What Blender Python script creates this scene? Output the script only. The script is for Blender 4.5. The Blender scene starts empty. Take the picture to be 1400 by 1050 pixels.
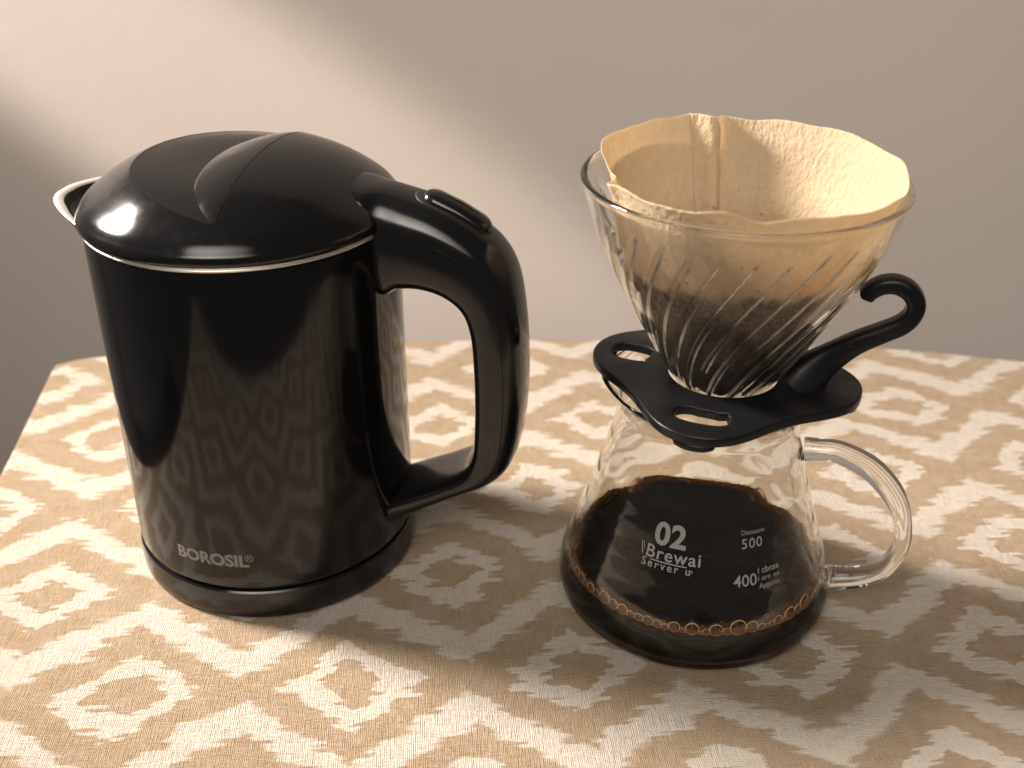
import bpy, bmesh, math, random
from mathutils import Vector, Matrix, noise as mnoise

random.seed(7)
S = 0.01                      # all shapes are written in centimetres
sc = bpy.context.scene
R = math.radians

# ------------------------------------------------------------------ camera
cd = bpy.data.cameras.new('camera')
cam = bpy.data.objects.new('camera', cd)
sc.collection.objects.link(cam)
sc.camera = cam
cd.sensor_width = 36.0
cd.lens = 36.0 * 1500.0 / 1400.0
cd.clip_start = 0.02
cd.clip_end = 30.0
TH, ROLL = 0.5087, 0.0041
F = Vector((0, math.cos(TH), -math.sin(TH)))
RX = Vector((1, 0, 0))
U = RX.cross(F)
R2 = RX * math.cos(ROLL) + U * math.sin(ROLL)
U2 = U * math.cos(ROLL) - RX * math.sin(ROLL)
m = Matrix((R2, U2, -F)).transposed().to_4x4()
m.translation = Vector((0, 0, 31.224 * S))
cam.matrix_world = m
cd.dof.use_dof = True
cd.dof.focus_distance = 0.425
cd.dof.aperture_fstop = 9.0

# ------------------------------------------------------------------ world, lamps, exposure
w = bpy.data.worlds.new('World')
sc.world = w
w.use_nodes = True
bg = w.node_tree.nodes['Background']
bg.inputs[0].default_value = (1.0, 0.90, 0.80, 1)
bg.inputs[1].default_value = 0.085

def aim(o, loc, to, roll=0.0):
    loc, to = Vector(loc) * S, Vector(to) * S
    q = (to - loc).to_track_quat('-Z', 'Y')
    o.matrix_world = Matrix.Translation(loc) @ q.to_matrix().to_4x4() @ Matrix.Rotation(roll, 4, 'Z')

ld = bpy.data.lights.new('window_light', 'AREA')
ld.shape = 'DISK'; ld.size = 0.34
ld.energy = 5.3; ld.color = (1.0, 0.90, 0.805); ld.spread = R(52)
lo = bpy.data.objects.new('window_light', ld); sc.collection.objects.link(lo)
aim(lo, (-98, 70, 74), (10, 37, 0))

ls = bpy.data.lights.new('wall_beam_light', 'SPOT')
ls.energy = 720.0; ls.color = (1.0, 0.87, 0.77); ls.spot_size = R(6.5); ls.spot_blend = 0.65
ls.shadow_soft_size = 0.03
so = bpy.data.objects.new('wall_beam_light', ls); sc.collection.objects.link(so)
aim(so, (-185, 52, 129), (-23, 82, 8.7))

lf = bpy.data.lights.new('fill_light', 'AREA')  # added fill standing in for ceiling bounce; lifts the wall, softens shadows
lf.shape = 'RECTANGLE'; lf.size = 1.8; lf.size_y = 1.2; lf.spread = R(58)
lf.energy = 6.4; lf.color = (1.0, 0.915, 0.82)
fo_ = bpy.data.objects.new('fill_light', lf); sc.collection.objects.link(fo_)
aim(fo_, (-20, -115, 175), (40, 75, 25))

vs = sc.view_settings
vs.view_transform = 'Standard'; vs.look = 'None'; vs.exposure = 0.0; vs.gamma = 1.0
vs.use_curve_mapping = False
sc.render.engine = 'CYCLES'
cy = sc.cycles
cy.use_denoising = True
cy.max_bounces = 28; cy.transmission_bounces = 24; cy.glossy_bounces = 10
cy.diffuse_bounces = 5; cy.transparent_max_bounces = 24; cy.volume_bounces = 0
cy.sample_clamp_indirect = 6.0
cy.caustics_refractive = True; cy.caustics_reflective = True
cy.blur_glossy = 0.6

# ------------------------------------------------------------------ helpers
def link(o, parent=None):
    sc.collection.objects.link(o)
    if parent is not None:
        o.parent = parent
    return o

def empty(name, loc, label, cat):
    o = bpy.data.objects.new(name, None)
    o.location = Vector(loc) * S
    o.empty_display_size = 0.02
    o['label'] = label; o['category'] = cat
    return link(o)

def mesh_obj(name, verts, faces, mats, parent=None, smooth=True, fm=None, autosmooth=None):
    """verts in cm, relative to the parent's base"""
    me = bpy.data.meshes.new(name)
    me.from_pydata([tuple(Vector(v) * S) for v in verts], [], faces)
    me.validate()
    bm = bmesh.new(); bm.from_mesh(me)
    bmesh.ops.remove_doubles(bm, verts=bm.verts, dist=1e-6)
    bmesh.ops.recalc_face_normals(bm, faces=bm.faces)
    if all(len(e.link_faces) == 2 for e in bm.edges) and bm.calc_volume(signed=True) < 0:
        bmesh.ops.reverse_faces(bm, faces=bm.faces)
    if autosmooth is not None:
        for e in bm.edges:
            if len(e.link_faces) == 2 and e.calc_face_angle(0) > autosmooth:
                e.smooth = False
    bm.to_mesh(me); bm.free()
    for mt in (mats if isinstance(mats, (list, tuple)) else [mats]):
        me.materials.append(mt)
    for p in me.polygons:
        p.use_smooth = smooth
    o = bpy.data.objects.new(name, me)
    return link(o, parent)

def lathe(profile, n=128, close=False):
    """profile = [(r, z)...]; r may be a function of (phi) too"""
    V, Fc = [], []
    k = len(profile)
    for i in range(n):
        a = 2 * math.pi * i / n
        for (r, z) in profile:
            V.append((r * math.cos(a), r * math.sin(a), z))
    for i in range(n):
        j = (i + 1) % n
        for q in range(k - 1 if not close else k):
            q2 = (q + 1) % k
            Fc.append((i * k + q, j * k + q, j * k + q2, i * k + q2))
    return V, Fc

def interp(pts, x):
    if x <= pts[0][0]: return pts[0][1]
    for (a, b), (c, d) in zip(pts, pts[1:]):
        if x <= c:
            return b + (d - b) * (x - a) / (c - a)
    return pts[-1][1]

def catmull(pts, n):
    """n samples along a Catmull-Rom spline through tuples"""
    P = [Vector(p) for p in pts]
    P = [2 * P[0] - P[1]] + P + [2 * P[-1] - P[-2]]
    out = []
    seg = len(pts) - 1
    for i in range(n):
        t = i / (n - 1) * seg
        k = min(int(t), seg - 1); t -= k
        a, b, c, d = P[k:k + 4]
        out.append(0.5 * ((2 * b) + (c - a) * t + (2 * a - 5 * b + 4 * c - d) * t * t + (3 * b - a - 3 * c + d) * t ** 3))
    return out

def smooth_interp(pts, n=200):
    s = catmull([(a, b, 0) for a, b in pts], n)
    tab = [(p.x, p.y) for p in s]
    return lambda x: interp(tab, x)

def sstep(a, b, x):
    t = min(1, max(0, (x - a) / (b - a)))
    return t * t * (3 - 2 * t)

# ------------------------------------------------------------------ materials
class NT:
    """a small expression builder on a node tree"""
    def __init__(s, tree): s.t = tree
    def n(s, kind, **kw):
        x = s.t.nodes.new(kind)
        for k, v in kw.items(): setattr(x, k, v)
        return x
    def put(s, sock, v):
        if isinstance(v, (int, float)): sock.default_value = v
        elif isinstance(v, tuple): sock.default_value = v
        else: s.t.links.new(v, sock)
    def m(s, op, a, b=0.0, c=None):
        x = s.n('ShaderNodeMath', operation=op)
        s.put(x.inputs[0], a); s.put(x.inputs[1], b)
        if c is not None: s.put(x.inputs[2], c)
        return x.outputs[0]
    def noise(s, vec, scale, detail=2.0, rough=0.5):
        x = s.n('ShaderNodeTexNoise')
        if vec is not None: s.t.links.new(vec, x.inputs['Vector'])
        x.inputs['Scale'].default_value = scale; x.inputs['Detail'].default_value = detail
        x.inputs['Roughness'].default_value = rough
        return x.outputs['Fac']
    def comb(s, a, b, c=0.0):
        x = s.n('ShaderNodeCombineXYZ')
        s.put(x.inputs[0], a); s.put(x.inputs[1], b); s.put(x.inputs[2], c)
        return x.outputs[0]
    def mix(s, f, a, b):
        x = s.n('ShaderNodeMix', data_type='RGBA')
        s.put(x.inputs['Factor'], f); s.put(x.inputs[6], a); s.put(x.inputs[7], b)
        return x.outputs[2]
    def rng(s, v, a, b, c=0.0, d=1.0, smooth=False):
        x = s.n('ShaderNodeMapRange')
        if smooth: x.interpolation_type = 'SMOOTHSTEP'
        s.put(x.inputs[0], v)
        for i, q in enumerate((a, b, c, d)): s.put(x.inputs[i + 1], q)
        return x.outputs[0]

def material(name):
    mt = bpy.data.materials.new(name); mt.use_nodes = True
    t = mt.node_tree
    b = t.nodes.get('Principled BSDF')
    return mt, NT(t), b, t.nodes['Material Output']

def setp(b, **kw):
    names = dict(color='Base Color', rough='Roughness', metal='Metallic', ior='IOR', trans='Transmission Weight',
                 coat='Coat Weight', coat_rough='Coat Roughness', spec='Specular IOR Level', sheen='Sheen Weight')
    for k, v in kw.items():
        b.inputs[names[k]].default_value = v if not isinstance(v, tuple) else (*v, 1)

def plastic(name, color, rough, smear=0.05, bump=0.02, scale=60, dust=0.0, spec=0.5):
    mt, N, b, out = material(name)
    setp(b, color=color, rough=rough, spec=spec)
    tc = N.n('ShaderNodeTexCoord').outputs['Object']
    f = N.noise(tc, scale, 4.0, 0.6)
    g_ = N.noise(tc, scale * 0.45, 5.0, 0.7)
    smudge = N.m('MULTIPLY', N.rng(g_, 0.52, 0.66), smear * 2.2)
    N.put(b.inputs['Roughness'], N.m('ADD', N.rng(f, 0.3, 0.7, rough - smear, rough + smear), smudge))
    if dust:
        d = N.noise(tc, 1100, 1.0, 0.5)
        d2 = N.noise(tc, 40, 3.0, 0.5)
        k = N.m('MULTIPLY', N.rng(d, 0.72, 0.76, 0, 1), N.rng(d2, 0.45, 0.60, 0, dust))
        N.put(b.inputs['Base Color'], N.mix(k, (*color, 1), (0.30, 0.27, 0.24, 1)))
    if bump:
        bn = N.n('ShaderNodeBump'); bn.inputs['Strength'].default_value = bump
        bn.inputs['Distance'].default_value = 0.001
        N.put(bn.inputs['Height'], N.noise(tc, 25, 2.0))
        N.t.links.new(bn.outputs[0], b.inputs['Normal'])
    return mt

M_body = plastic('gloss_black_enamel', (0.0055, 0.0055, 0.006), 0.09, 0.03, 0.02, 30, dust=0.05, spec=0.42)
M_lid = plastic('satin_black_plastic', (0.0065, 0.0065, 0.007), 0.13, 0.05, 0.015, 50, dust=0.10)
M_handle = plastic('black_handle_plastic', (0.0075, 0.0075, 0.008), 0.15, 0.05, 0.02, 40, dust=0.06)
M_base = plastic('black_base_plastic', (0.0065, 0.0065, 0.007), 0.18, 0.05, 0.02, 40, dust=0.06)
M_collar = plastic('matt_black_plastic', (0.008, 0.008, 0.009), 0.33, 0.08, 0.05, 70, dust=0.10, spec=0.32)
M_gap = plastic('gap_black', (0.002, 0.002, 0.002), 0.6, 0.05, 0.0)

mt, N, b, out = material('brushed_steel')
setp(b, color=(0.90, 0.87, 0.83), rough=0.33, metal=0.85)
M_steel = mt
mt, N, b, out = material('grey_print')
setp(b, color=(0.17, 0.165, 0.16), rough=0.45)
M_print = mt
mt, N, b, out = material('white_print')
setp(b, color=(0.27, 0.265, 0.26), rough=0.5)
M_white = mt

def glass(name, tint, ripple=0.0, rs=60):
    mt, N, b, out = material(name)
    N.t.nodes.remove(b)
    g = N.n('ShaderNodeBsdfGlass'); g.inputs['IOR'].default_value = 1.47
    g.inputs['Roughness'].default_value = 0.0
    g.inputs['Color'].default_value = (*tint, 1)
    if ripple:
        tc = N.n('ShaderNodeTexCoord').outputs['Object']
        bn = N.n('ShaderNodeBump'); bn.inputs['Strength'].default_value = ripple
        bn.inputs['Distance'].default_value = 0.002
        N.put(bn.inputs['Height'], N.noise(tc, rs, 1.0, 0.4))
        N.t.links.new(bn.outputs[0], g.inputs['Normal'])
    N.t.links.new(g.outputs[0], out.inputs['Surface'])
    return mt

M_glass = glass('carafe_glass', (0.985, 0.985, 0.975), 0.075, 60)
M_glass2 = glass('dripper_glass', (0.985, 0.985, 0.975), 0.05, 70)
M_rod = glass('handle_glass', (0.985, 0.985, 0.98), 0.12, 45)

mt, N, b, out = material('black_coffee')
setp(b, color=(1, 1, 1), rough=0.0, ior=1.20, trans=1.0)
va = N.n('ShaderNodeVolumeAbsorption')
COFFEE_TINT, COFFEE_DENSITY = (0.915, 0.72, 0.10, 1), 900.0
va.inputs['Color'].default_value = COFFEE_TINT; va.inputs['Density'].default_value = COFFEE_DENSITY
N.t.links.new(va.outputs[0], out.inputs['Volume'])
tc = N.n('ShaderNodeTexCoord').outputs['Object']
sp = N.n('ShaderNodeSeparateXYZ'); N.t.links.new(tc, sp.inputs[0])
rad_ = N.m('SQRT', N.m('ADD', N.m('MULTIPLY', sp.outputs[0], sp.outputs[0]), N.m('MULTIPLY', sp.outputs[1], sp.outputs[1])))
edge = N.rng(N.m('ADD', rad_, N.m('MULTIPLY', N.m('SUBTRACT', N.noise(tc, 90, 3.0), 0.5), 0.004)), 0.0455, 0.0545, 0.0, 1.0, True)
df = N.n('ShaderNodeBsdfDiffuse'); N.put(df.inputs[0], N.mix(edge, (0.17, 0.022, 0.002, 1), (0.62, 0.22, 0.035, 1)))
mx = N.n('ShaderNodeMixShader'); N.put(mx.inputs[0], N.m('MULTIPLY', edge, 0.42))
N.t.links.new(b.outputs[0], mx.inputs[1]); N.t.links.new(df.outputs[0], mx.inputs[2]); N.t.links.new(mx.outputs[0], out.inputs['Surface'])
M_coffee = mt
mt, N, b, out = material('coffee_side')
N.t.nodes.remove(b)
tr = N.n('ShaderNodeBsdfTransparent'); N.t.links.new(tr.outputs[0], out.inputs['Surface'])
va = N.n('ShaderNodeVolumeAbsorption')
va.inputs['Color'].default_value = COFFEE_TINT; va.inputs['Density'].default_value = COFFEE_DENSITY
N.t.links.new(va.outputs[0], out.inputs['Volume'])
M_coffee_side = mt
mt, N, b, out = material('glass_against_coffee')
N.t.nodes.remove(b)
g = N.n('ShaderNodeBsdfGlass'); g.inputs['IOR'].default_value = 1.47 / 1.33; g.inputs['Roughness'].default_value = 0.0
N.t.links.new(g.outputs[0], out.inputs['Surface'])
M_glass_wet = mt

mt, N, b, out = material('bubble_film')
N.t.nodes.remove(b)
fr = N.n('ShaderNodeFresnel'); fr.inputs['IOR'].default_value = 1.33
tr = N.n('ShaderNodeBsdfTransparent'); tr.inputs['Color'].default_value = (0.95, 0.88, 0.75, 1)
gl = N.n('ShaderNodeBsdfGlossy'); gl.inputs['Roughness'].default_value = 0.05
mx = N.n('ShaderNodeMixShader')
N.t.links.new(fr.outputs[0], mx.inputs[0]); N.t.links.new(tr.outputs[0], mx.inputs[1]); N.t.links.new(gl.outputs[0], mx.inputs[2])
N.t.links.new(mx.outputs[0], out.inputs['Surface'])
M_film = mt
mt, N, b, out = material('coffee_foam')
setp(b, color=(0.72, 0.52, 0.24), rough=0.25)
M_foam = mt

# paper: crepe filter, wet and stained below
mt, N, b, out = material('filter_paper')
tc = N.n('ShaderNodeTexCoord').outputs['Object']
sp = N.n('ShaderNodeSeparateXYZ'); N.t.links.new(tc, sp.inputs[0])
z = sp.outputs[2]
n1 = N.noise(tc, 90, 3.0, 0.6); n2 = N.noise(tc, 700, 2.0, 0.6); n3 = N.noise(tc, 260, 3.0, 0.6)
zz = N.m('ADD', N.m('ADD', z, N.m('MULTIPLY', sp.outputs[1], 0.14)), N.m('ADD', N.m('MULTIPLY', N.m('SUBTRACT', n1, 0.5), 0.012), N.m('MULTIPLY', N.m('SUBTRACT', n3, 0.5), 0.006)))
wet = N.rng(zz, 0.0520, 0.0455, 0, 1, True)
damp = N.rng(zz, 0.070, 0.049, 0, 1, True)
col = N.mix(n3, (0.73, 0.59, 0.40, 1), (0.81, 0.685, 0.50, 1))
col = N.mix(N.m('MULTIPLY', damp, 0.45), col, (0.50, 0.31, 0.14, 1))
grounds = N.mix(N.rng(n2, 0.35, 0.7), (0.09, 0.062, 0.040, 1), (0.32, 0.23, 0.15, 1))
grounds = N.mix(N.rng(z, 0.045, 0.02), grounds, N.mix(n2, (0.04, 0.027, 0.017, 1), (0.19, 0.125, 0.075, 1)))
grounds = N.mix(N.rng(n1, 0.55, 0.75, 0, 0.5), grounds, (0.20, 0.11, 0.04, 1))
col = N.mix(wet, col, grounds)
speck = N.m('MULTIPLY', N.rng(N.noise(tc, 420, 1.0), 0.73, 0.76), N.m('ADD', damp, 0.12))
col = N.mix(N.m('MINIMUM', speck, 0.75), col, (0.07, 0.04, 0.02, 1))
N.put(b.inputs['Base Color'], col); b.inputs['Roughness'].default_value = 0.8
bn = N.n('ShaderNodeBump'); bn.inputs['Strength'].default_value = 0.8; bn.inputs['Distance'].default_value = 0.0013
mp = N.n('ShaderNodeMapping'); mp.inputs['Scale'].default_value = (1, 1, 0.55); N.t.links.new(tc, mp.inputs[0])
N.put(bn.inputs['Height'], N.noise(mp.outputs[0], 520, 3.0, 0.55)); N.t.links.new(bn.outputs[0], b.inputs['Normal'])
tl = N.n('ShaderNodeBsdfTranslucent'); N.put(tl.inputs[0], col)
mx = N.n('ShaderNodeMixShader'); mx.inputs[0].default_value = 0.48
N.t.links.new(b.outputs[0], mx.inputs[1]); N.t.links.new(tl.outputs[0], mx.inputs[2])
N.t.links.new(mx.outputs[0], out.inputs['Surface'])
M_paper = mt

mt, N, b, out = material('wet_grounds')
tc = N.n('ShaderNodeTexCoord').outputs['Object']
N.put(b.inputs['Base Color'], N.mix(N.noise(tc, 500, 3.0), (0.008, 0.005, 0.003, 1), (0.05, 0.03, 0.018, 1)))
b.inputs['Roughness'].default_value = 0.5
M_grounds = mt

# wall paint
mt, N, b, out = material('wall_paint')
tc = N.n('ShaderNodeTexCoord').outputs['Object']
f = N.noise(tc, 5, 4.0, 0.55)
N.put(b.inputs['Base Color'], N.mix(f, (0.59, 0.53, 0.485, 1), (0.64, 0.575, 0.53, 1)))
b.inputs['Roughness'].default_value = 0.75
bn = N.n('ShaderNodeBump'); bn.inputs['Strength'].default_value = 0.10; bn.inputs['Distance'].default_value = 0.001
N.put(bn.inputs['Height'], N.noise(tc, 70, 4.0, 0.5)); N.t.links.new(bn.outputs[0], b.inputs['Normal'])
M_wall = mt

# ikat cloth
mt, N, b, out = material('ikat_cotton')
tc = N.n('ShaderNodeTexCoord').outputs['Object']
sp = N.n('ShaderNodeSeparateXYZ'); N.t.links.new(tc, sp.inputs[0])
X = N.m('MULTIPLY', sp.outputs[0], 100.0); Y = N.m('MULTIPLY', sp.outputs[1], 100.0)
ca, sa = math.cos(R(5.0)), math.sin(R(5.0))
dx, dy = N.m('ADD', X, 6.2), N.m('SUBTRACT', Y, 31.9)
u0 = N.m('ADD', N.m('MULTIPLY', dx, ca), N.m('MULTIPLY', dy, sa))
v0 = N.m('SUBTRACT', N.m('MULTIPLY', dy, ca), N.m('MULTIPLY', dx, sa))
UP, VP = 8.8, 6.4
pc = N.comb(u0, v0)
w1 = N.noise(pc, 0.22, 2.0, 0.5)
pc2 = N.comb(N.m('ADD', u0, 37.0), v0)
w2 = N.noise(pc2, 0.22, 2.0, 0.5)
v1 = N.m('ADD', v0, N.m('MULTIPLY', N.m('SUBTRACT', w1, 0.5), 1.5))
u1 = N.m('ADD', u0, N.m('MULTIPLY', N.m('SUBTRACT', w2, 0.5), 1.5))
# thread-stepped, feathered edges along u
def jag(cell, amp, k):
    row = N.m('FLOOR', N.m('DIVIDE', v0, cell))
    nz = N.noise(N.comb(N.m('MULTIPLY', u0, 0.55), N.m('MULTIPLY', row, 5.37), k), 1.0, 0.0)
    return N.m('MULTIPLY', N.m('SUBTRACT', nz, 0.5), amp)
u1 = N.m('ADD', u1, N.m('ADD', jag(0.19, 1.6, 3.0), jag(0.50, 1.3, 9.0)))
rr = N.m('DIVIDE', v1, VP)
r0 = N.m('FLOOR', rr)
def motif(row):
    dv = N.m('ABSOLUTE', N.m('MULTIPLY', N.m('SUBTRACT', rr, row), VP))
    uu = N.m('SUBTRACT', N.m('DIVIDE', u1, UP), N.m('MULTIPLY', row, 0.48))
    du = N.m('ABSOLUTE', N.m('MULTIPLY', N.m('SUBTRACT', uu, N.m('ROUND', uu)), UP))
    def dia(a, c, pw=1.0):
        q = N.m('ADD', N.m('POWER', N.m('DIVIDE', du, a), pw), N.m('POWER', N.m('DIVIDE', dv, c), pw))
        return N.rng(q, 1.04, 0.97)
    o_, i_, c_ = dia(5.25, 4.1, 1.0), dia(2.7, 2.35, 1.08), dia(1.45, 1.2, 1.15)
    return N.m('ADD', N.m('MULTIPLY', o_, N.m('SUBTRACT', 1.0, i_)), c_)
pat = N.m('MINIMUM', N.m('MAXIMUM', motif(r0), motif(N.m('ADD', r0, 1.0))), 1.0)
fade = N.noise(pc, 0.9, 3.0, 0.6)
pat = N.m('MULTIPLY', pat, N.rng(fade, 0.3, 0.7, 0.80, 1.0))
thr_u = N.noise(N.comb(N.m('MULTIPLY', u0, 1.2), N.m('MULTIPLY', v0, 26.0)), 1.0, 2.0, 0.6)
thr_v = N.noise(N.comb(N.m('MULTIPLY', u0, 26.0), N.m('MULTIPLY', v0, 1.2)), 1.0, 2.0, 0.6)
weave = N.m('ADD', thr_u, thr_v)
cream = N.mix(N.rng(weave, 0.75, 1.25), (0.61, 0.525, 0.43, 1), (0.77, 0.685, 0.59, 1))
brown = N.mix(N.rng(weave, 0.75, 1.25), (0.35, 0.232, 0.12, 1), (0.48, 0.34, 0.20, 1))
N.put(b.inputs['Base Color'], N.mix(pat, cream, brown))
b.inputs['Roughness'].default_value = 0.85
b.inputs['Sheen Weight'].default_value = 0.15
wv1 = N.m('SINE', N.m('MULTIPLY', u0, 2 * math.pi / 0.07)); wv2 = N.m('SINE', N.m('MULTIPLY', v0, 2 * math.pi / 0.07))
hgt = N.m('ADD', N.m('MULTIPLY', weave, 1.4), N.m('MULTIPLY', N.m('ADD', wv1, wv2), 0.12))
bn = N.n('ShaderNodeBump'); bn.inputs['Strength'].default_value = 0.8; bn.inputs['Distance'].default_value = 0.0012
N.put(bn.inputs['Height'], hgt); N.t.links.new(bn.outputs[0], b.inputs['Normal'])
M_cloth = mt
M_floor = plastic('dark_floor', (0.035, 0.030, 0.026), 0.6, 0.1, 0.1)
M_wood = plastic('table_wood', (0.16, 0.09, 0.05), 0.5, 0.1, 0.1)

# ------------------------------------------------------------------ setting: wall, tabletop, cloth
V = [(-160, 82, -80), (160, 82, -80), (160, 82, 120), (-160, 82, 120),
     (-160, 90, -80), (160, 90, -80), (160, 90, 120), (-160, 90, 120)]
o = mesh_obj('wall', V, [(0, 1, 2, 3), (4, 5, 6, 7), (0, 1, 5, 4), (1, 2, 6, 5), (2, 3, 7, 6), (3, 0, 4, 7)], M_wall, smooth=False)
o['kind'] = 'structure'

V = [(-160, -60, -75), (160, -60, -75), (160, 82, -75), (-160, 82, -75)]
o = mesh_obj('floor', V, [(0, 1, 2, 3)], M_floor, smooth=False)
o['kind'] = 'structure'

back = smooth_interp([(-29.0, 57.9), (-27.0, 58.4), (-24.5, 59.4), (-15.0, 60.9), (-4.6, 61.7), (4.6, 61.9), (14, 61.6), (23.7, 60.9), (31.3, 59.3), (46, 56.0)])
YF, XR = 18.0, 45.0
left_edge = smooth_interp([(2.0, -28.4), (5.0, -28.2), (22.0, -27.2), (32.0, -26.0), (40.0, -25.5), (47.0, -26.1), (58.3, -27.6), (62, -28)])
front_edge = smooth_interp([(-30, 3.0), (-27.5, 5.0), (-20, 10.4), (-9.6, 13.6), (1.8, 14.9), (15.4, 18.0), (23, 22.0), (34, 25.5), (46, 28)])
def xleft(y): return left_edge(y)
def clothpt(i, j, nx, ny, inset=0.0):
    s, t = i / nx, j / ny
    # solve y along the back curve with the x of this column
    yb = back(-27 + s * 72) - inset
    yf = front_edge(-28 + s * 73) + inset
    y = yf + (yb - yf) * t
    xl = xleft(y) + inset
    return xl + (XR - inset - xl) * s, y
nx, ny = 180, 120
V, Fc = [], []
for j in range(ny + 1):
    for i in range(nx + 1):
        x, y = clothpt(i, j, nx, ny, 0.25)
        h = 0.07 * (mnoise.noise(Vector((x * 0.25, y * 0.25, 1.3))) - 0.6) + 0.015 * mnoise.noise(Vector((x * 0.9, y * 0.9, 4.0)))
        d = min(i / nx * 72, (nx - i) / nx * 72, j / ny * 42, (ny - j) / ny * 42)
        V.append((x, y, min(h, -0.004)))
idx = lambda i, j: j * (nx + 1) + i
for j in range(ny):
    for i in range(nx):
        Fc.append((idx(i, j), idx(i + 1, j), idx(i + 1, j + 1), idx(i, j + 1)))
# rounded edge and hanging drop
ring = [(i, 0) for i in range(nx)] + [(nx, j) for j in range(ny)] + [(i, ny) for i in range(nx, 0, -1)] + [(0, j) for j in range(ny, 0, -1)]
prev = [idx(i, j) for i, j in ring]
L = len(ring)
nrm = []
for k in range(L):
    a, c = Vector(V[prev[k - 3]]), Vector(V[prev[(k + 3) % L]])
    t = (c - a); nrm.append(Vector((t.y, -t.x, 0)).normalized())
for q, (off, dz) in enumerate([(0.14, -0.04), (0.24, -0.15), (0.28, -0.35), (0.34, -2), (0.5, -5), (0.7, -9), (0.9, -14)]):
    new = []
    for k in range(L):
        p = Vector(V[prev[k]]) if q == 0 else Vector(V[base_ring[k]])
        if q == 0:
            pass
        fold = 0.0 if dz > -1 else 0.5 * (-dz / 14) * math.sin(k * 0.21 + 0.8 * math.sin(k * 0.07))
        p2 = Vector((p.x, p.y, 0)) + nrm[k] * (off + fold)
        V.append((p2.x, p2.y, dz - 0.02)); new.append(len(V) - 1)
    if q == 0:
        base_ring = prev[:]
    for k in range(L):
        Fc.append((prev[k], prev[(k + 1) % L], new[(k + 1) % L], new[k]))
    prev = new
o = mesh_obj('tablecloth', V, Fc, M_cloth)
o['label'] = 'cream and tan ikat patterned cotton cloth covering the tabletop'
o['category'] = 'tablecloth'

V = []
outline = [(i, 40) for i in range(41)] + [(40, j) for j in range(39, 0, -1)] + [(i, 0) for i in range(40, -1, -1)] + [(0, j) for j in range(1, 40)]
for zz_ in (-0.12, -3.0):
    for i, j in outline:
        x, y = clothpt(i, j, 40, 40, 0.5); V.append((x, y, zz_))
n = len(outline)
Fc = [tuple(range(n)), tuple(range(2 * n - 1, n - 1, -1))] + [(k, (k + 1) % n, n + (k + 1) % n, n + k) for k in range(n)]
o = mesh_obj('tabletop', V, Fc, M_wood, smooth=False)
o['kind'] = 'structure'

# ------------------------------------------------------------------ kettle
KX, KY = -10.7653, 41.7319
ket = empty('electric_kettle', (KX, KY, 0), 'glossy black electric kettle with steel spout lip and big looped handle', 'kettle')
AZ = R(-12.0)
E1 = Vector((math.cos(AZ), math.sin(AZ), 0)); E2 = Vector((-math.sin(AZ), math.cos(AZ), 0))   # along the handle, across (away from camera)

prof = [(0, 0.03), (5.2, 0.03), (5.95, 0.0), (6.12, 0.05), (6.20, 0.16), (6.23, 0.5), (6.22, 1.1), (6.20, 1.36), (6.14, 1.43), (5.9, 1.45), (0, 1.45)]
V, Fc = lathe(prof, 160)
mesh_obj('power_base', V, Fc, M_base, ket, autosmooth=R(35))
prof = [(0, 1.47), (5.9, 1.47), (6.05, 1.5), (6.13, 1.58), (6.165, 1.75), (6.17, 2.2)] + [(6.17, 2.2 + k * 0.9) for k in range(1, 15)] + [(6.17, 15.6), (6.15, 15.74), (6.0, 15.8), (5.8, 15.8)]
V, Fc = lathe(prof, 200)
mesh_obj('body', V, Fc, M_body, ket, autosmooth=R(40))

# steel rim: a double rolled bead
pr = []
for c, rad in ((15.86, 0.055), (15.95, 0.04)):
    pr += [(6.17 + rad * math.cos(a), c + rad * math.sin(a)) for a in [R(-90 + 180 * k / 8) for k in range(9)]]
pr += [(5.7, 15.99), (5.7, 15.79)]
V, Fc = lathe(pr, 200, close=True)
mesh_obj('steel_rim', V, Fc, M_steel, ket)

# spout
def spout_R(d):
    t = max(0.0, 1 - (abs(d) / R(37)) ** 1.0)
    s_ = t * t * (3 - 2 * t)
    return 6.16 + 2.05 * (0.45 * s_ + 0.55 * t ** 1.25 * (1 - math.exp(-((1 - t) + 0.16) * 9)) / (1 - math.exp(-1.44)) * 0.76)
V, Fc = [], []
n = 90
for k in range(n + 1):
    d = R(-37) + R(74) * k / n
    a = AZ + math.pi + d
    Ro = spout_R(d)
    t = min(1, (Ro - 6.16) / 1.2)
    lip = 0.10 + 0.26 * t
    zt = 16.02 + 0.16 * t
    secs = [(6.10, 15.0), (6.10 + (Ro - 6.1) * 0.35, 15.35), (6.1 + (Ro - 6.1) * 0.8, zt - 0.28), (Ro - 0.02, zt - 0.1), (Ro + 0.02, zt - 0.04), (Ro - 0.01, zt), (Ro - lip, zt - 0.02), (Ro - lip - 0.06, zt - 0.07), (max(5.75, Ro - lip - 0.35), 15.5), (5.7, 15.1)]
    for (r, z_) in secs:
        V.append((r * math.cos(a), r * math.sin(a), z_))
q = len(secs)
for k in range(n):
    for s_ in range(q - 1):
        Fc.append((k * q + s_, (k + 1) * q + s_, (k + 1) * q + s_ + 1, k * q + s_ + 1))
sp_o = mesh_obj('spout', V, Fc, [M_body, M_steel, M_gap], ket)
for p in sp_o.data.polygons:
    zc = sum(sp_o.data.vertices[i].co.z for i in p.vertices) / len(p.vertices) / S
    rc = max(math.hypot(sp_o.data.vertices[i].co.x, sp_o.data.vertices[i].co.y) for i in p.vertices) / S
    col_ = p.index % (q - 1)
    p.material_index = 1 if 3 <= col_ <= 6 else (2 if col_ > 6 else 0)

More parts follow.
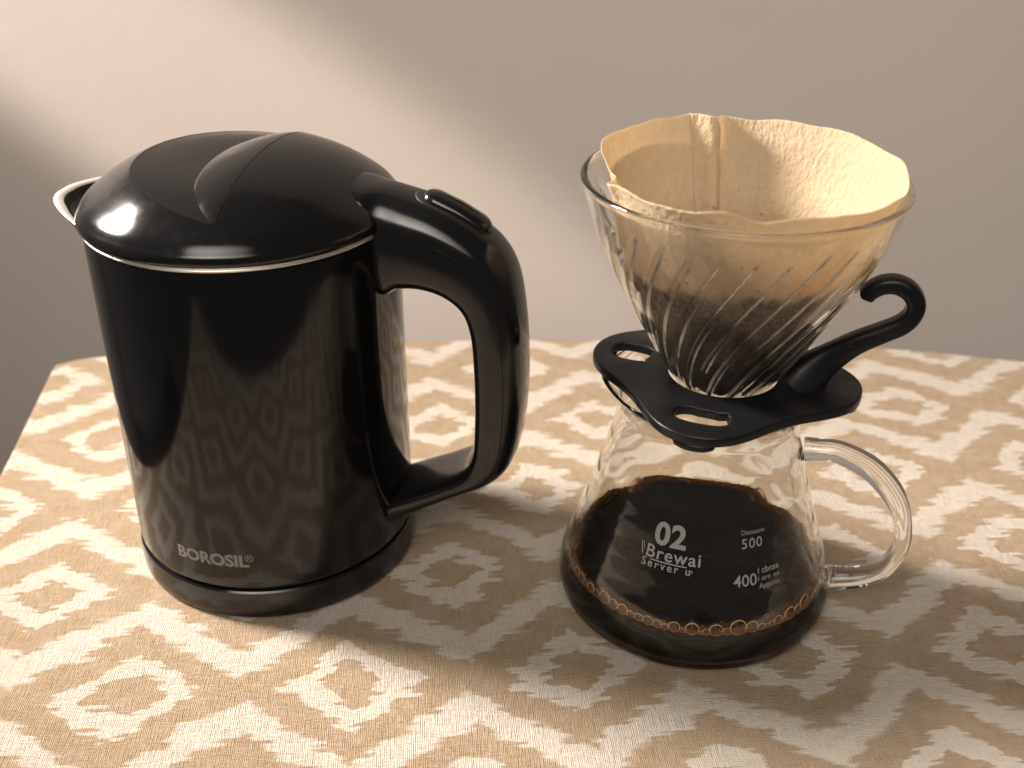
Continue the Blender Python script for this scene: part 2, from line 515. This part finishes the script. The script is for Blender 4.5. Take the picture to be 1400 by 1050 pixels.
# lid
dome = smooth_interp([(0.0, 18.72), (1.2, 18.68), (2.5, 18.50), (3.6, 18.20), (4.6, 17.76), (5.4, 17.26), (5.95, 16.83), (6.24, 16.48)], 120)
TAB = 5.15
def crest(v): return 1.45 - 2.25 * max(0.0, 1 - (v / TAB) ** 2) ** 0.52
def lid_z(x, y):
    r = math.hypot(x, y)
    z_ = dome(r)
    p = Vector((x, y, 0)); s_ = p.dot(E1); v_ = p.dot(E2)
    if s_ < 1.45:
        e = math.sqrt(((s_ - 1.45) / 5.3) ** 2 + (v_ / 5.2) ** 2)
        if e < 1:
            dep = 1.15 * (1 - e) ** 0.8
            z_ -= dep * sstep(1.44, 1.1, s_)
    return z_
V, Fc = [], []
nr, na = 150, 360
rs_ = [6.24 * (k / nr) ** 0.9 for k in range(1, nr + 1)]
V.append((0, 0, lid_z(0, 0)))
for r in rs_:
    for k in range(na):
        a = 2 * math.pi * k / na
        x, y = r * math.cos(a), r * math.sin(a)
        V.append((x, y, lid_z(x, y)))
for (r, z_) in [(6.30, 16.40), (6.33, 16.30), (6.335, 16.15), (6.30, 16.05), (6.2, 16.02), (5.6, 16.02)]:
    for k in range(na):
        a = 2 * math.pi * k / na
        V.append((r * math.cos(a), r * math.sin(a), z_))
for k in range(na):
    Fc.append((0, 1 + k, 1 + (k + 1) % na))
for q in range(nr + 5):
    for k in range(na):
        A = 1 + q * na
        Fc.append((A + k, A + (k + 1) % na, A + na + (k + 1) % na, A + na + k))
lid = mesh_obj('lid', V, Fc, M_lid, ket)
# finger tab over the scoop
V, Fc = [], []
nv, nt = 80, 16
for k in range(nv + 1):
    v_ = -TAB + 2 * TAB * k / nv
    c = crest(v_)
    wv = 1.42 - c
    row = []
    for q in range(nt + 1):
        t = q / nt
        s_ = 1.415 - (wv - 0.02) * t
        p = E1 * s_ + E2 * v_
        z_ = dome(p.length) - 0.26 * wv * t ** 1.3 + 0.004
        row.append((p.x, p.y, z_))
    # rolled front edge and underside
    p = E1 * (1.415 - wv) + E2 * v_
    zt = row[-1][2]
    row.append((p.x, p.y, zt - 0.04))
    p2 = E1 * (1.415 - wv * 0.97) + E2 * v_
    row.append((p2.x, p2.y, zt - 0.10 - 0.05 * wv))
    p3 = E1 * (1.415 - wv * 0.45) + E2 * v_
    row.append((p3.x, p3.y, zt - 0.10 - 0.55 * wv))
    V += row
q = nt + 4
for k in range(nv):
    for s_ in range(q - 1):
        Fc.append((k * q + s_, (k + 1) * q + s_, (k + 1) * q + s_ + 1, k * q + s_ + 1))
mesh_obj('finger_tab', V, Fc, M_lid, lid)

# handle: sections between an inner and an outer outline
HS = [((4.85, 16.2), (4.90, 17.62), 1.5), ((5.5, 15.9), (5.5, 17.50), 1.62), ((5.95, 13.3), (6.2, 17.42), 1.70), ((6.7, 13.5), (7.1, 17.2), 1.72),
      ((7.6, 13.55), (8.2, 16.88), 1.72), ((8.5, 13.32), (9.4, 16.3), 1.70), ((9.2, 12.75), (10.5, 15.5), 1.68), ((9.52, 11.8), (11.2, 14.3), 1.66),
      ((9.62, 10.4), (11.55, 12.3), 1.65), ((9.65, 9.0), (11.66, 9.9), 1.64), ((9.62, 7.5), (11.55, 7.7), 1.64), ((9.5, 6.2), (11.2, 5.95), 1.64),
      ((9.05, 5.35), (10.5, 4.95), 1.66), ((8.1, 4.72), (9.0, 4.15), 1.70), ((7.0, 4.2), (7.4, 3.2), 1.76), ((5.85, 3.68), (5.95, 2.3), 1.80), ((5.2, 3.4), (5.2, 1.85), 1.82)]
ni = 110
ins = catmull([(a[0], a[1], h) for a, c, h in HS], ni); outs = catmull([(c[0], c[1], h) for a, c, h in HS], ni)
V, Fc = [], []
nq = 40
for k in range(ni):
    A, B, h = Vector((ins[k].x, ins[k].y)), Vector((outs[k].x, outs[k].y)), ins[k].z
    c, d = (A + B) / 2, (B - A) / 2
    for q in range(nq):
        t = 2 * math.pi * q / nq
        ct, st = math.cos(t), math.sin(t)
        ex = 2 / 4.2 if ct < 0 else 2 / 2.7
        xx = math.copysign(abs(ct) ** ex, ct); yy = math.copysign(abs(st) ** ex, st)
        # outer side is crowned: narrower towards the back of the hand
        hh = h * (1 - 0.10 * max(0, xx) ** 2)
        p2 = c + d * (xx if xx < 0 else xx)
        p = E1 * p2.x + E2 * (yy * hh) + Vector((0, 0, p2.y))
        V.append(tuple(p))
for k in range(ni - 1):
    for q in range(nq):
        Fc.append((k * nq + q, (k + 1) * nq + q, (k + 1) * nq + (q + 1) % nq, k * nq + (q + 1) % nq))
Fc.append(tuple(range(nq))); Fc.append(tuple((ni - 1) * nq + q for q in range(nq)))
hnd = mesh_obj('handle', V, Fc, M_handle, ket, autosmooth=R(50))

# parting seam running round the handle's flank (a thin dark bead)
V, Fc = [], []
k0, k1 = 30, ni - 6
for k in range(k0, k1):
    A, B, h = Vector((ins[k].x, ins[k].y)), Vector((outs[k].x, outs[k].y)), ins[k].z
    p2 = A + (B - A) * 0.66
    tdir = (B - A).normalized()
    for q in range(6):
        t = 2 * math.pi * q / 6
        p = E1 * (p2.x + tdir.x * 0.018 * math.cos(t)) + E2 * (-(h * 1.0) * (1 - 0.10 * 0.1) + 0.018 * math.sin(t) + 0.005) + Vector((0, 0, p2.y + tdir.y * 0.018 * math.cos(t)))
        V.append(tuple(p))
for k in range(k1 - k0 - 1):
    for q in range(6):
        Fc.append((k * 6 + q, k * 6 + 6 + q, k * 6 + 6 + (q + 1) % 6, k * 6 + (q + 1) % 6))
mesh_obj('seam', V, Fc, M_gap, hnd)

# power button on the slope of the handle
def capsule_pad(lx, ly, hz, n=48, rings=7):
    V, Fc = [], []
    for q in range(rings + 1):
        t = q / rings
        k_ = (1 - t ** 2.4) ** (1 / 2.4) if t < 1 else 0
        z_ = hz * t
        sc_ = 0.25 + 0.75 * k_ if q < rings else 0.0
        ins_ = (1 - k_) * ly * 0.9
        for i in range(n):
            a = 2 * math.pi * i / n
            ca_, sa_ = math.cos(a), math.sin(a)
            rad = max(ly - ins_, 0.02)
            x = math.copysign(lx - ly, ca_) + rad * ca_
            if abs(ca_) < 1e-6: x = 0
            V.append((x, rad * sa_, z_))
    for q in range(rings):
        for i in range(n):
            Fc.append((q * n + i, q * n + (i + 1) % n, (q + 1) * n + (i + 1) % n, (q + 1) * n + i))
    Fc.append(tuple(rings * n + i for i in range(n)))
    return V, Fc
crown = [Vector((p.x, p.y)) for p in outs]
arc = [0.0]
for a_, c_ in zip(crown, crown[1:]): arc.append(arc[-1] + (c_ - a_).length)
amid = interp(list(zip([p.x for p in crown[:45]], arc[:45])), 8.78)
def on_crown(d):
    x = interp(list(zip(arc, [p.x for p in crown])), d); y = interp(list(zip(arc, [p.y for p in crown])), d)
    return Vector((x, y))
def seat_on(V, up):
    out_ = []
    for v in V:
        p = on_crown(amid + v[0]); t = (on_crown(amid + v[0] + 0.15) - on_crown(amid + v[0] - 0.15)).normalized()
        h = v[2] + up - 0.10 * v[1] ** 2
        out_.append(tuple(E1 * (p.x - t.y * h) + E2 * v[1] + Vector((0, 0, p.y + t.x * h))))
    return out_
V, Fc = capsule_pad(1.66, 0.70, 0.10)
mesh_obj('button_well', seat_on(V, -0.02), Fc, M_gap, hnd)
V, Fc = capsule_pad(1.46, 0.60, 0.36)
btn = mesh_obj('power_button', seat_on([(v[0] + 0.12, v[1], v[2]) for v in V], -0.02), Fc, M_handle, hnd)

# ---- lettering wrapped round a surface of revolution
def lettering(name, items, rfun, mat, parent, off=0.012):
    """items = [(text, size_cm, azimuth_deg, z_cm, bold, spacing)] left edge / baseline; one mesh per item"""
    for (txt, size, az, z0, bold, spc, nm, slant) in items:
        cu = bpy.data.curves.new('text_tmp', 'FONT')
        cu.body = txt; cu.size = size; cu.offset = bold; cu.space_character = spc; cu.resolution_u = 3
        tmp = bpy.data.objects.new('text_tmp', cu); sc.collection.objects.link(tmp)
        dg = bpy.context.evaluated_depsgraph_get()
        me0 = tmp.evaluated_get(dg).to_mesh()
        vs_ = [tuple(v.co) for v in me0.vertices]; fs_ = [tuple(p.vertices) for p in me0.polygons]
        tmp.evaluated_get(dg).to_mesh_clear()
        bpy.data.objects.remove(tmp); bpy.data.curves.remove(cu)
        V = []
        for (x, y, _) in vs_:
            z_ = z0 + y + slant * x
            r = rfun(z_) + off
            a = R(az) + x / rfun(z0)
            V.append((r * math.cos(a), r * math.sin(a), z_))
        me = bpy.data.meshes.new(nm)
        me.from_pydata([tuple(Vector(v) * S) for v in V], [], fs_)
        me.materials.append(mat)
        link(bpy.data.objects.new(nm, me), parent)

lettering('brand_lettering', [('BOROSIL', 0.80, -119.6, 2.78, 0.034, 1.0, 'lettering', 0.0),
                              ('\u00ae', 0.50, -91.0, 3.02, 0.0, 1.0, 'registered_mark', 0.0)], lambda z_: 6.17, M_print, ket)

# ------------------------------------------------------------------ carafe
DX, DY = 7.8655, 37.9316
crf = empty('glass_carafe', (DX, DY, 0), 'round clear glass server with looped glass handle, half filled with coffee', 'carafe')
co_pts = [(0.0, 5.15), (0.12, 5.42), (0.4, 5.64), (0.8, 5.75), (1.2, 5.76), (1.7, 5.68), (2.4, 5.48), (3.2, 5.2), (4.3, 4.84), (5.6, 4.44), (7.0, 4.04), (8.2, 3.72), (8.9, 3.58), (9.3, 3.58), (9.8, 3.78), (10.2, 4.05)]
r_out0 = smooth_interp(co_pts, 240)
def r_out(z_):
    rip = 0.010 * math.sin((z_ - 2.2) * 2 * math.pi / 1.55) * sstep(2.2, 3.2, z_) * sstep(9.0, 8.0, z_)
    return r_out0(z_) + rip
TW = 0.17
def r_in(z_): return r_out0(z_) - TW
prof = [(0.0, 0.10), (4.4, 0.10), (4.8, 0.02), (5.0, 0.0)]
zs = [0.02 + 10.16 * (k / 120) for k in range(121)]
prof += [(r_out(z_), z_) for z_ in zs]
prof += [(4.10, 10.26), (4.07, 10.31), (4.00, 10.31)]
prof += [(r_in(z_) , z_) for z_ in reversed([z_ for z_ in zs if 0.75 <= z_ <= 10.1])]
prof += [(5.40, 0.58), (5.1, 0.42), (4.6, 0.36), (3.0, 0.34), (0.0, 0.34)]
V, Fc = lathe(prof, 144)
# a small pouring lip on the side away from the handle
AZL = R(172)
V2 = []
for (x, y, z_) in V:
    r = math.hypot(x, y)
    if z_ > 9.2 and r > 1e-6:
        a = math.atan2(y, x); d = (a - AZL + math.pi) % (2 * math.pi) - math.pi
        k = math.exp(-(d / R(17)) ** 2) * sstep(9.2, 10.3, z_) * 0.22
        x, y = x * (r + k) / r, y * (r + k) / r
    V2.append((x, y, z_))
bowl = mesh_obj('bowl', V2, Fc, [M_glass, M_glass_wet], crf)
ZC = 2.02
for p in bowl.data.polygons:                       # the inner wall below the liquid line touches coffee, not air
    cc = p.center / S
    if 0.3 < cc.z < ZC and math.hypot(cc.x, cc.y) < r_out0(cc.z) - TW * 0.6:
        p.material_index = 1

def sweep(path, sizes, nq=28, ex=1.0, e1=Vector((1, 0, 0)), e2=Vector((0, 1, 0)), cap=True):
    """path of (s, z) in the plane of e1 and up; sizes (half thickness in plane, half width across)"""
    V, Fc = [], []
    n = len(path)
    for k in range(n):
        a, c = path[max(0, k - 1)], path[min(n - 1, k + 1)]
        t = Vector((c[0] - a[0], c[1] - a[1])).normalized(); nn = Vector((-t.y, t.x))
        hi, hw = sizes[k]
        for q in range(nq):
            th = 2 * math.pi * q / nq
            ct, st = math.cos(th), math.sin(th)
            xx = math.copysign(abs(ct) ** ex, ct) * hi; yy = math.copysign(abs(st) ** ex, st) * hw
            p = e1 * (path[k][0] + nn.x * xx) + e2 * yy + Vector((0, 0, path[k][1] + nn.y * xx))
            V.append(tuple(p))
    for k in range(n - 1):
        for q in range(nq):
            Fc.append((k * nq + q, (k + 1) * nq + q, (k + 1) * nq + (q + 1) % nq, k * nq + (q + 1) % nq))
    if cap:
        Fc.append(tuple(range(nq))); Fc.append(tuple((n - 1) * nq + q for q in range(nq)))
    return V, Fc
AH = R(-12.0)
H1 = Vector((math.cos(AH), math.sin(AH), 0)); H2 = Vector((-math.sin(AH), math.cos(AH), 0))
hp = catmull([(3.93, 7.62, 0.46), (4.5, 7.66, 0.43), (5.35, 7.62, 0.44), (6.6, 7.04, 0.48), (7.62, 5.98, 0.46), (8.2, 4.72, 0.36), (8.32, 3.45, 0.34), (7.8, 2.2, 0.37), (6.9, 1.62, 0.42), (5.95, 1.42, 0.48), (5.74, 1.40, 0.52)], 70)
V, Fc = sweep([(p.x, p.y) for p in hp], [(p.z, p.z * 1.15) for p in hp], 32, 0.9, H1, H2)
mesh_obj('handle', V, Fc, M_rod, crf)

CAR = lambda z_: r_out(z_)
T = [('02', 1.24, -121.5, 5.28, 0.040, 1.05, 'size_number', 0.0),
     ('Brewai', 0.72, -124.5, 4.68, 0.010, 1.12, 'maker_lettering', 0.0),
     ('Server u', 0.44, -125.5, 4.32, 0.006, 1.32, 'server_lettering', 0.0),
     ('\\', 0.62, -127.6, 4.74, 0.004, 1.0, 'flourish', 0.0),
     ('\\', 0.42, -126.4, 4.90, 0.0, 1.0, 'flourish', 0.0),
     ('\u00ac', 0.34, -103.2, 4.36, 0.0, 1.0, 'small_print', 0.0),
     ('500', 0.56, -78.5, 5.36, 0.004, 1.12, 'volume_mark', 0.0),
     ('Datsuano', 0.26, -78.5, 5.90, 0.0, 1.0, 'small_print', 0.0),
     ('400', 0.66, -82.3, 3.90, 0.006, 1.0, 'volume_mark', 0.0),
     ('i cbnse', 0.36, -70.5, 4.30, 0.004, 1.0, 'small_print', 0.0),
     ('i oro oo', 0.27, -70.5, 4.02, 0.003, 1.1, 'small_print', 0.0),
     ('Appono', 0.30, -70.0, 3.70, 0.003, 1.0, 'small_print', 0.0)]
lettering('carafe_marks', T, CAR, M_white, crf)
def strip(nm, pts, wd, mat, parent):
    V, Fc = [], []
    for (az, z_) in pts:
        for s_ in (-1, 1):
            r = CAR(z_ + s_ * wd / 2) + 0.012
            V.append((r * math.cos(R(az)), r * math.sin(R(az)), z_ + s_ * wd / 2))
    for k in range(len(pts) - 1):
        Fc.append((2 * k, 2 * k + 2, 2 * k + 3, 2 * k + 1))
    return mesh_obj(nm, V, Fc, mat, parent)
strip('underline', [(-121.5 + k * 1.6, 4.61) for k in range(12)], 0.045, M_white, crf)

# ------------------------------------------------------------------ coffee with its ring of bubbles
ZC = 2.02
cof = empty('coffee', (DX, DY, 0.34), 'dark black coffee pooled in the bottom of the glass server', 'coffee')
ov = -0.006
prof = [(0.0, 0.346), (3.0, 0.346), (4.6, 0.366), (5.095, 0.428), (5.40 + ov, 0.588)]
prof += [(r_in(z_) + ov, z_) for z_ in [0.78 + (ZC + 0.07 - 0.78) * k / 14 for k in range(15)]]
ri = r_in(ZC)
prof += [(ri - 0.02, ZC + 0.06), (ri - 0.08, ZC + 0.02), (ri - 0.2, ZC), (ri - 0.6, ZC), (0, ZC)]
V, Fc = lathe([(r, z_ - 0.34) for r, z_ in prof], 144)
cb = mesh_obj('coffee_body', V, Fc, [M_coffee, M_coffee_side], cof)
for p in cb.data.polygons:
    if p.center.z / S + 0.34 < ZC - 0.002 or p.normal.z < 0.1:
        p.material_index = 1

def bubble_mesh(nm):
    bm = bmesh.new()
    bmesh.ops.create_icosphere(bm, subdivisions=3, radius=1.0)
    for f in bm.faces: f.material_index = 0; f.smooth = True
    # foam ring where the bubble presses on the glass: a torus facing +x
    n1_, n2_ = 28, 7
    vv = []
    for i in range(n1_):
        a = 2 * math.pi * i / n1_
        for j in range(n2_):
            c_ = 2 * math.pi * j / n2_
            rr_ = 0.93 + 0.085 * math.cos(c_)
            vv.append(bm.verts.new((0.42 + 0.10 * math.sin(c_), rr_ * math.cos(a), rr_ * math.sin(a))))
    for i in range(n1_):
        for j in range(n2_):
            f = bm.faces.new((vv[i * n2_ + j], vv[((i + 1) % n1_) * n2_ + j], vv[((i + 1) % n1_) * n2_ + (j + 1) % n2_], vv[i * n2_ + (j + 1) % n2_]))
            f.material_index = 1; f.smooth = True
    for v in bm.verts: v.co *= S
    me = bpy.data.meshes.new(nm); bm.to_mesh(me); bm.free()
    me.materials.append(M_film); me.materials.append(M_foam)
    return me
bub = bubble_mesh('bubble')
az = 0.0
while az < 360:
    front = 0.5 - 0.5 * math.sin(R(az))           # 1 towards the viewer's side of the pool
    rad = random.choice([0.07, 0.10, 0.13, 0.16, 0.2, 0.22, 0.24, 0.28, 0.30, 0.42]) * (0.5 + 0.5 * front) * random.uniform(0.85, 1.15)
    step = math.degrees(2 * rad / 5.3) * 0.96
    az += step / 2
    rb = r_in(ZC + 0.03) - rad * 0.80
    o = bpy.data.objects.new('bubble', bub)
    o.location = Vector((rb * math.cos(R(az)), rb * math.sin(R(az)), ZC + rad * 0.35 - 0.34)) * S
    o.rotation_euler = (0, R(-8), R(az)); o.scale = (rad * random.uniform(0.7, 0.8), rad * random.uniform(0.95, 1.1), rad * random.uniform(0.85, 1.0))
    link(o, cof)
    az += step / 2
for k in range(90):                                # smaller ones squeezed in behind the first row
    a = random.uniform(0, 360); rad = random.uniform(0.05, 0.09)
    rb = r_in(ZC) - random.uniform(0.10, 0.6)
    o = bpy.data.objects.new('bubble', bub)
    o.location = Vector((rb * math.cos(R(a)), rb * math.sin(R(a)), ZC + rad * 0.2 - 0.34)) * S
    o.rotation_euler = (0, R(-60), R(a)); o.scale = (rad, rad, rad)
    link(o, cof)

# ------------------------------------------------------------------ dripper
PX, PY = DX + 0.40, DY - 0.08
drp = empty('coffee_dripper', (PX, PY, 10.34), 'ribbed glass pour-over cone on a black plastic collar with hooked handle', 'coffee dripper')
ZB = 10.34
dp = smooth_interp([(9.6, 1.25), (10.3, 1.72), (11.0, 2.22), (11.6, 2.62), (12.6, 3.18), (13.7, 3.78), (15.0, 4.48), (16.3, 5.08), (17.4, 5.48), (18.2, 5.72), (18.55, 5.80)], 200)
na, nz2 = 720, 90
V, Fc = [], []
ZT = 18.5
def rib(phi, z_):
    """inner spiral ribs: alternately long and short"""
    n_ = 30
    tw = R(-38) * ((18.2 - z_) / 6.0) ** 1.15 if z_ < 18.2 else 0.0
    t = ((phi - tw) / (2 * math.pi) * n_)
    k = int(math.floor(t)); f = t - k - 0.5
    k %= n_
    lo = 10.4 if k % 2 == 0 else 12.2 + 0.5 * math.sin(k * 2.1)
    hi = 18.0 - 0.12 * (k % 3)
    e = sstep(lo, lo + 0.5, z_) * sstep(hi, hi - 0.9, z_)
    wdt = 0.13 * (5.0 / max(2.0, dp(z_))) ** 0.75
    g = math.exp(-(f / wdt) ** 4)
    return 0.10 * g * e
for q in range(nz2 + 1):
    z_ = 9.6 + (ZT - 9.6) * q / nz2
    for k in range(na):
        a = 2 * math.pi * k / na
        r = dp(z_) + 0.010 * math.sin(30 * (a - R(-38) * max(0, (18.2 - z_) / 6.0) ** 1.15)) * sstep(18.0, 17.0, z_)
        V.append((r * math.cos(a), r * math.sin(a), z_ - ZB))
n0 = len(V)
top = [(dp(ZT) + 0.05, ZT + 0.04), (dp(ZT) + 0.06, ZT + 0.12), (dp(ZT) + 0.01, ZT + 0.19), (dp(ZT) - 0.09, ZT + 0.20), (dp(ZT) - 0.19, ZT + 0.15), (dp(ZT) - 0.22, ZT + 0.05)]
for (r, z_) in top:
    for k in range(na):
        a = 2 * math.pi * k / na
        V.append((r * math.cos(a), r * math.sin(a), z_ - ZB))
for q in range(nz2 + 1):
    z_ = ZT - (ZT - 9.6) * q / nz2
    for k in range(na):
        a = 2 * math.pi * k / na
        r = dp(z_) - 0.20 - rib(a, z_)
        V.append((r * math.cos(a), r * math.sin(a), z_ - ZB))
rows = (nz2 + 1) * 2 + len(top)
for q in range(rows):
    q2 = (q + 1) % rows
    for k in range(na):
        Fc.append((q * na + k, q * na + (k + 1) % na, q2 * na + (k + 1) % na, q2 * na + k))
mesh_obj('cone', V, Fc, M_glass2, drp)

# collar: four-lobed plate with slots
cu = bpy.data.curves.new('collar_tmp', 'CURVE'); cu.dimensions = '2D'; cu.fill_mode = 'BOTH'
cu.extrude = 0.13 * S; cu.bevel_depth = 0.07 * S; cu.bevel_resolution = 3
LOBES = (155, 249, 342, 70)
def spl(pts):
    s_ = cu.splines.new('POLY'); s_.points.add(len(pts) - 1); s_.use_cyclic_u = True
    for q, (x, y) in enumerate(pts): s_.points[q].co = (x * S, y * S, 0, 1)
pts = []
for k in range(160):
    a = 2 * math.pi * k / 160
    r = 3.94 + sum(1.28 * math.exp(-abs(((a - R(l_) + math.pi) % (2 * math.pi) - math.pi) / R(28)) ** 2.3) for l_ in LOBES)
    pts.append((r * math.cos(a), r * math.sin(a)))
spl(pts)
spl([(2.20 * math.cos(2 * math.pi * k / 64), 2.20 * math.sin(2 * math.pi * k / 64)) for k in range(64)])
for la in (155, 249, 70):
    e_, t_ = Vector((math.cos(R(la)), math.sin(R(la)))), Vector((-math.sin(R(la)), math.cos(R(la))))
    c_ = e_ * 3.72
    lr, lt = (0.92, 0.74) if la == 155 else (0.62, 1.10)
    hole = []
    for k in range(40):
        a = 2 * math.pi * k / 40
        ca_, sa_ = math.cos(a), math.sin(a)
        # a pill with a small key notch at one end
        nt_ = 1.0 + (0.16 if 2.2 < a < 2.6 else 0.0) - (0.14 if 2.6 <= a < 3.3 else 0.0)
        p = c_ + e_ * (math.copysign(abs(ca_) ** 0.75, ca_) * lr * nt_) + t_ * (math.copysign(abs(sa_) ** 0.75, sa_) * lt * nt_)
        hole.append((p.x, p.y))
    spl(hole)
tmp = bpy.data.objects.new('collar_tmp', cu); sc.collection.objects.link(tmp)
dg = bpy.context.evaluated_depsgraph_get()
me = bpy.data.meshes.new_from_object(tmp.evaluated_get(dg))
bpy.data.objects.remove(tmp); bpy.data.curves.remove(cu)
bm = bmesh.new(); bm.from_mesh(me); bmesh.ops.remove_doubles(bm, verts=bm.verts, dist=1e-6); bmesh.ops.recalc_face_normals(bm, faces=bm.faces)
for e in bm.edges:
    if len(e.link_faces) == 2: e.smooth = e.calc_face_angle(0) < R(40)
for f in bm.faces: f.smooth = True
bm.to_mesh(me); bm.free()
me.name = 'collar'; me.materials.clear(); me.materials.append(M_collar)
ZCOL = 10.58
col_o = bpy.data.objects.new('collar', me); col_o.location = (0, 0, (ZCOL - ZB) * S)
link(col_o, drp)
# feet under the lobes
for la in LOBES:
    prof = [(0, -0.52), (0.40, -0.52), (0.5, -0.44), (0.55, -0.2), (0, -0.2)]
    V, Fc = lathe(prof, 24)
    V = [(v[0] * 0.7 , v[1] * 1.5, v[2]) for v in V]
    ca_, sa_ = math.cos(R(la)), math.sin(R(la))
    V = [(4.86 * ca_ + v[0] * ca_ - v[1] * sa_, 4.86 * sa_ + v[0] * sa_ + v[1] * ca_, v[2]) for v in V]
    mesh_obj('foot', V, Fc, M_collar, col_o)
# hook handle
AK = R(-14.0)
J1 = Vector((math.cos(AK), math.sin(AK), 0)); J2 = Vector((-math.sin(AK), math.cos(AK), 0))
pix = catmull([(2.95, 10.75, 0.78), (3.35, 11.25, 0.66), (3.95, 11.88, 0.50), (4.75, 12.58, 0.38), (5.65, 13.15, 0.33), (6.25, 13.55, 0.32), (6.55, 13.98, 0.31), (6.58, 14.45, 0.31), (6.30, 14.88, 0.31), (5.80, 15.10, 0.30), (5.32, 15.02, 0.29), (4.98, 14.78, 0.28), (4.83, 14.55, 0.26), (4.80, 14.48, 0.10)], 80)
sizes = []
for k, p in enumerate(pix):
    t = k / 79
    hw = 0.42 + 0.75 * max(0, 1 - t / 0.16) ** 1.5
    if k > 76: hw *= (0.9, 0.75, 0.4)[k - 77]
    sizes.append((p.z * 1.12, hw))
V, Fc = sweep([(p.x, p.y - ZCOL) for p in pix], sizes, 32, 0.62, J1, J2)
mesh_obj('hook_handle', V, Fc, M_collar, col_o, autosmooth=R(55))

# ------------------------------------------------------------------ paper filter
flt = empty('paper_filter', (PX, PY, 10.4), 'unbleached crinkled paper filter standing above the glass cone, stained below', 'paper filter')
def angdiff(a, c): return (a - c + math.pi) % (2 * math.pi) - math.pi
nf, nh = 360, 90
V, Fc = [], []
def ztop(a):
    zt = 19.25 + 0.05 * math.sin(3 * a + 0.6) + 0.03 * math.sin(7 * a + 1.0) + 0.015 * math.sin(13 * a)
    zt += 0.20 * math.exp(-(angdiff(a, R(97)) / R(9)) ** 2)
    zt -= 0.30 * math.exp(-(angdiff(a, R(-5)) / R(30)) ** 2)
    zt -= 0.25 * math.exp(-(angdiff(a, R(195)) / R(18)) ** 2)
    zt -= 0.22 * math.exp(-(angdiff(a, R(-90)) / R(50)) ** 2)
    zt += (0.10 * math.sin(9 * a + 0.7) + 0.06 * math.sin(16 * a)) * math.exp(-(angdiff(a, R(-95)) / R(60)) ** 2)
    zt += 0.05 * mnoise.noise(Vector((math.cos(a) * 6, math.sin(a) * 6, 2.0)))
    return zt
def fr_(a, z_):
    g = dp(min(z_, 18.4)) - 0.46 + max(0, z_ - 18.4) * 0.42
    k = sstep(12.5, 18.5, z_)
    g -= 0.62 * k * math.exp(-(angdiff(a, R(180)) / R(34)) ** 2)
    g += 0.12 * k * math.exp(-(angdiff(a, R(-5)) / R(40)) ** 2)
    g -= 0.10 * k * math.exp(-(angdiff(a, R(-95)) / R(40)) ** 2)
    g += k * (0.04 * math.sin(5 * a + 0.4) + 0.03 * math.sin(9 * a + 2.0 + z_ * 0.3))
    # pleat of the glued seam at the back
    d = math.degrees(angdiff(a, R(102)))
    if -16 < d < 0.4:
        pl = sstep(0.4, -0.2, d) * 0.12 + 0.46 * sstep(0, -8.5, d)
        pl *= sstep(-14, -9.5, d)
        g -= pl * sstep(12.0, 15.0, z_)
    # fold at the left
    d2 = math.degrees(angdiff(a, R(200)))
    g += 0.28 * k * math.exp(-(d2 / 4.0) ** 2) - 0.16 * k * math.exp(-((d2 + 9) / 5.0) ** 2)
    g += 0.02 * mnoise.noise(Vector((math.cos(a) * 4, math.sin(a) * 4, z_ * 0.6)))
    return max(g, 0.25)
angs = []
for k in range(nf):
    angs.append(2 * math.pi * k / nf)
angs += [R(102 + q * 0.25) for q in (-3, -2, -1, 1, 2)]
angs = sorted(angs); nf = len(angs)
ZF = 10.4
for a in angs:
    zt = ztop(a)
    for q in range(nh + 1):
        z_ = 10.55 + (zt - 10.55) * q / nh
        r = fr_(a, z_)
        V.append((r * math.cos(a), r * math.sin(a), z_ - ZF))
for k in range(nf):
    k2 = (k + 1) % nf
    for q in range(nh):
        Fc.append((k * (nh + 1) + q, k2 * (nh + 1) + q, k2 * (nh + 1) + q + 1, k * (nh + 1) + q + 1))
fo = mesh_obj('paper_cone', V, Fc, M_paper, flt)
md = fo.modifiers.new('thickness', 'SOLIDIFY'); md.thickness = 0.02 * S; md.offset = 0
# wet grounds lying in the filter
V, Fc = [], []
nr, na2 = 40, 120
for q in range(nr + 1):
    for k in range(na2):
        a = 2 * math.pi * k / na2
        z_ = 13.9
        rmax = fr_(a, z_) - 0.06
        r = rmax * q / nr
        h = 13.3 + 0.6 * (q / nr) ** 3 + 0.08 * mnoise.noise(Vector((r * math.cos(a) * 2, r * math.sin(a) * 2, 0))) * (1 - (q / nr) ** 4)
        V.append((r * math.cos(a), r * math.sin(a), h - ZF))
for q in range(nr):
    for k in range(na2):
        Fc.append((q * na2 + k, q * na2 + (k + 1) % na2, (q + 1) * na2 + (k + 1) % na2, (q + 1) * na2 + k))
go = mesh_obj('coffee_grounds', V, Fc, M_grounds)
go.location = Vector((PX, PY, ZF)) * S
go['label'] = 'dark wet coffee grounds lying deep inside the paper filter'
go['category'] = 'coffee grounds'
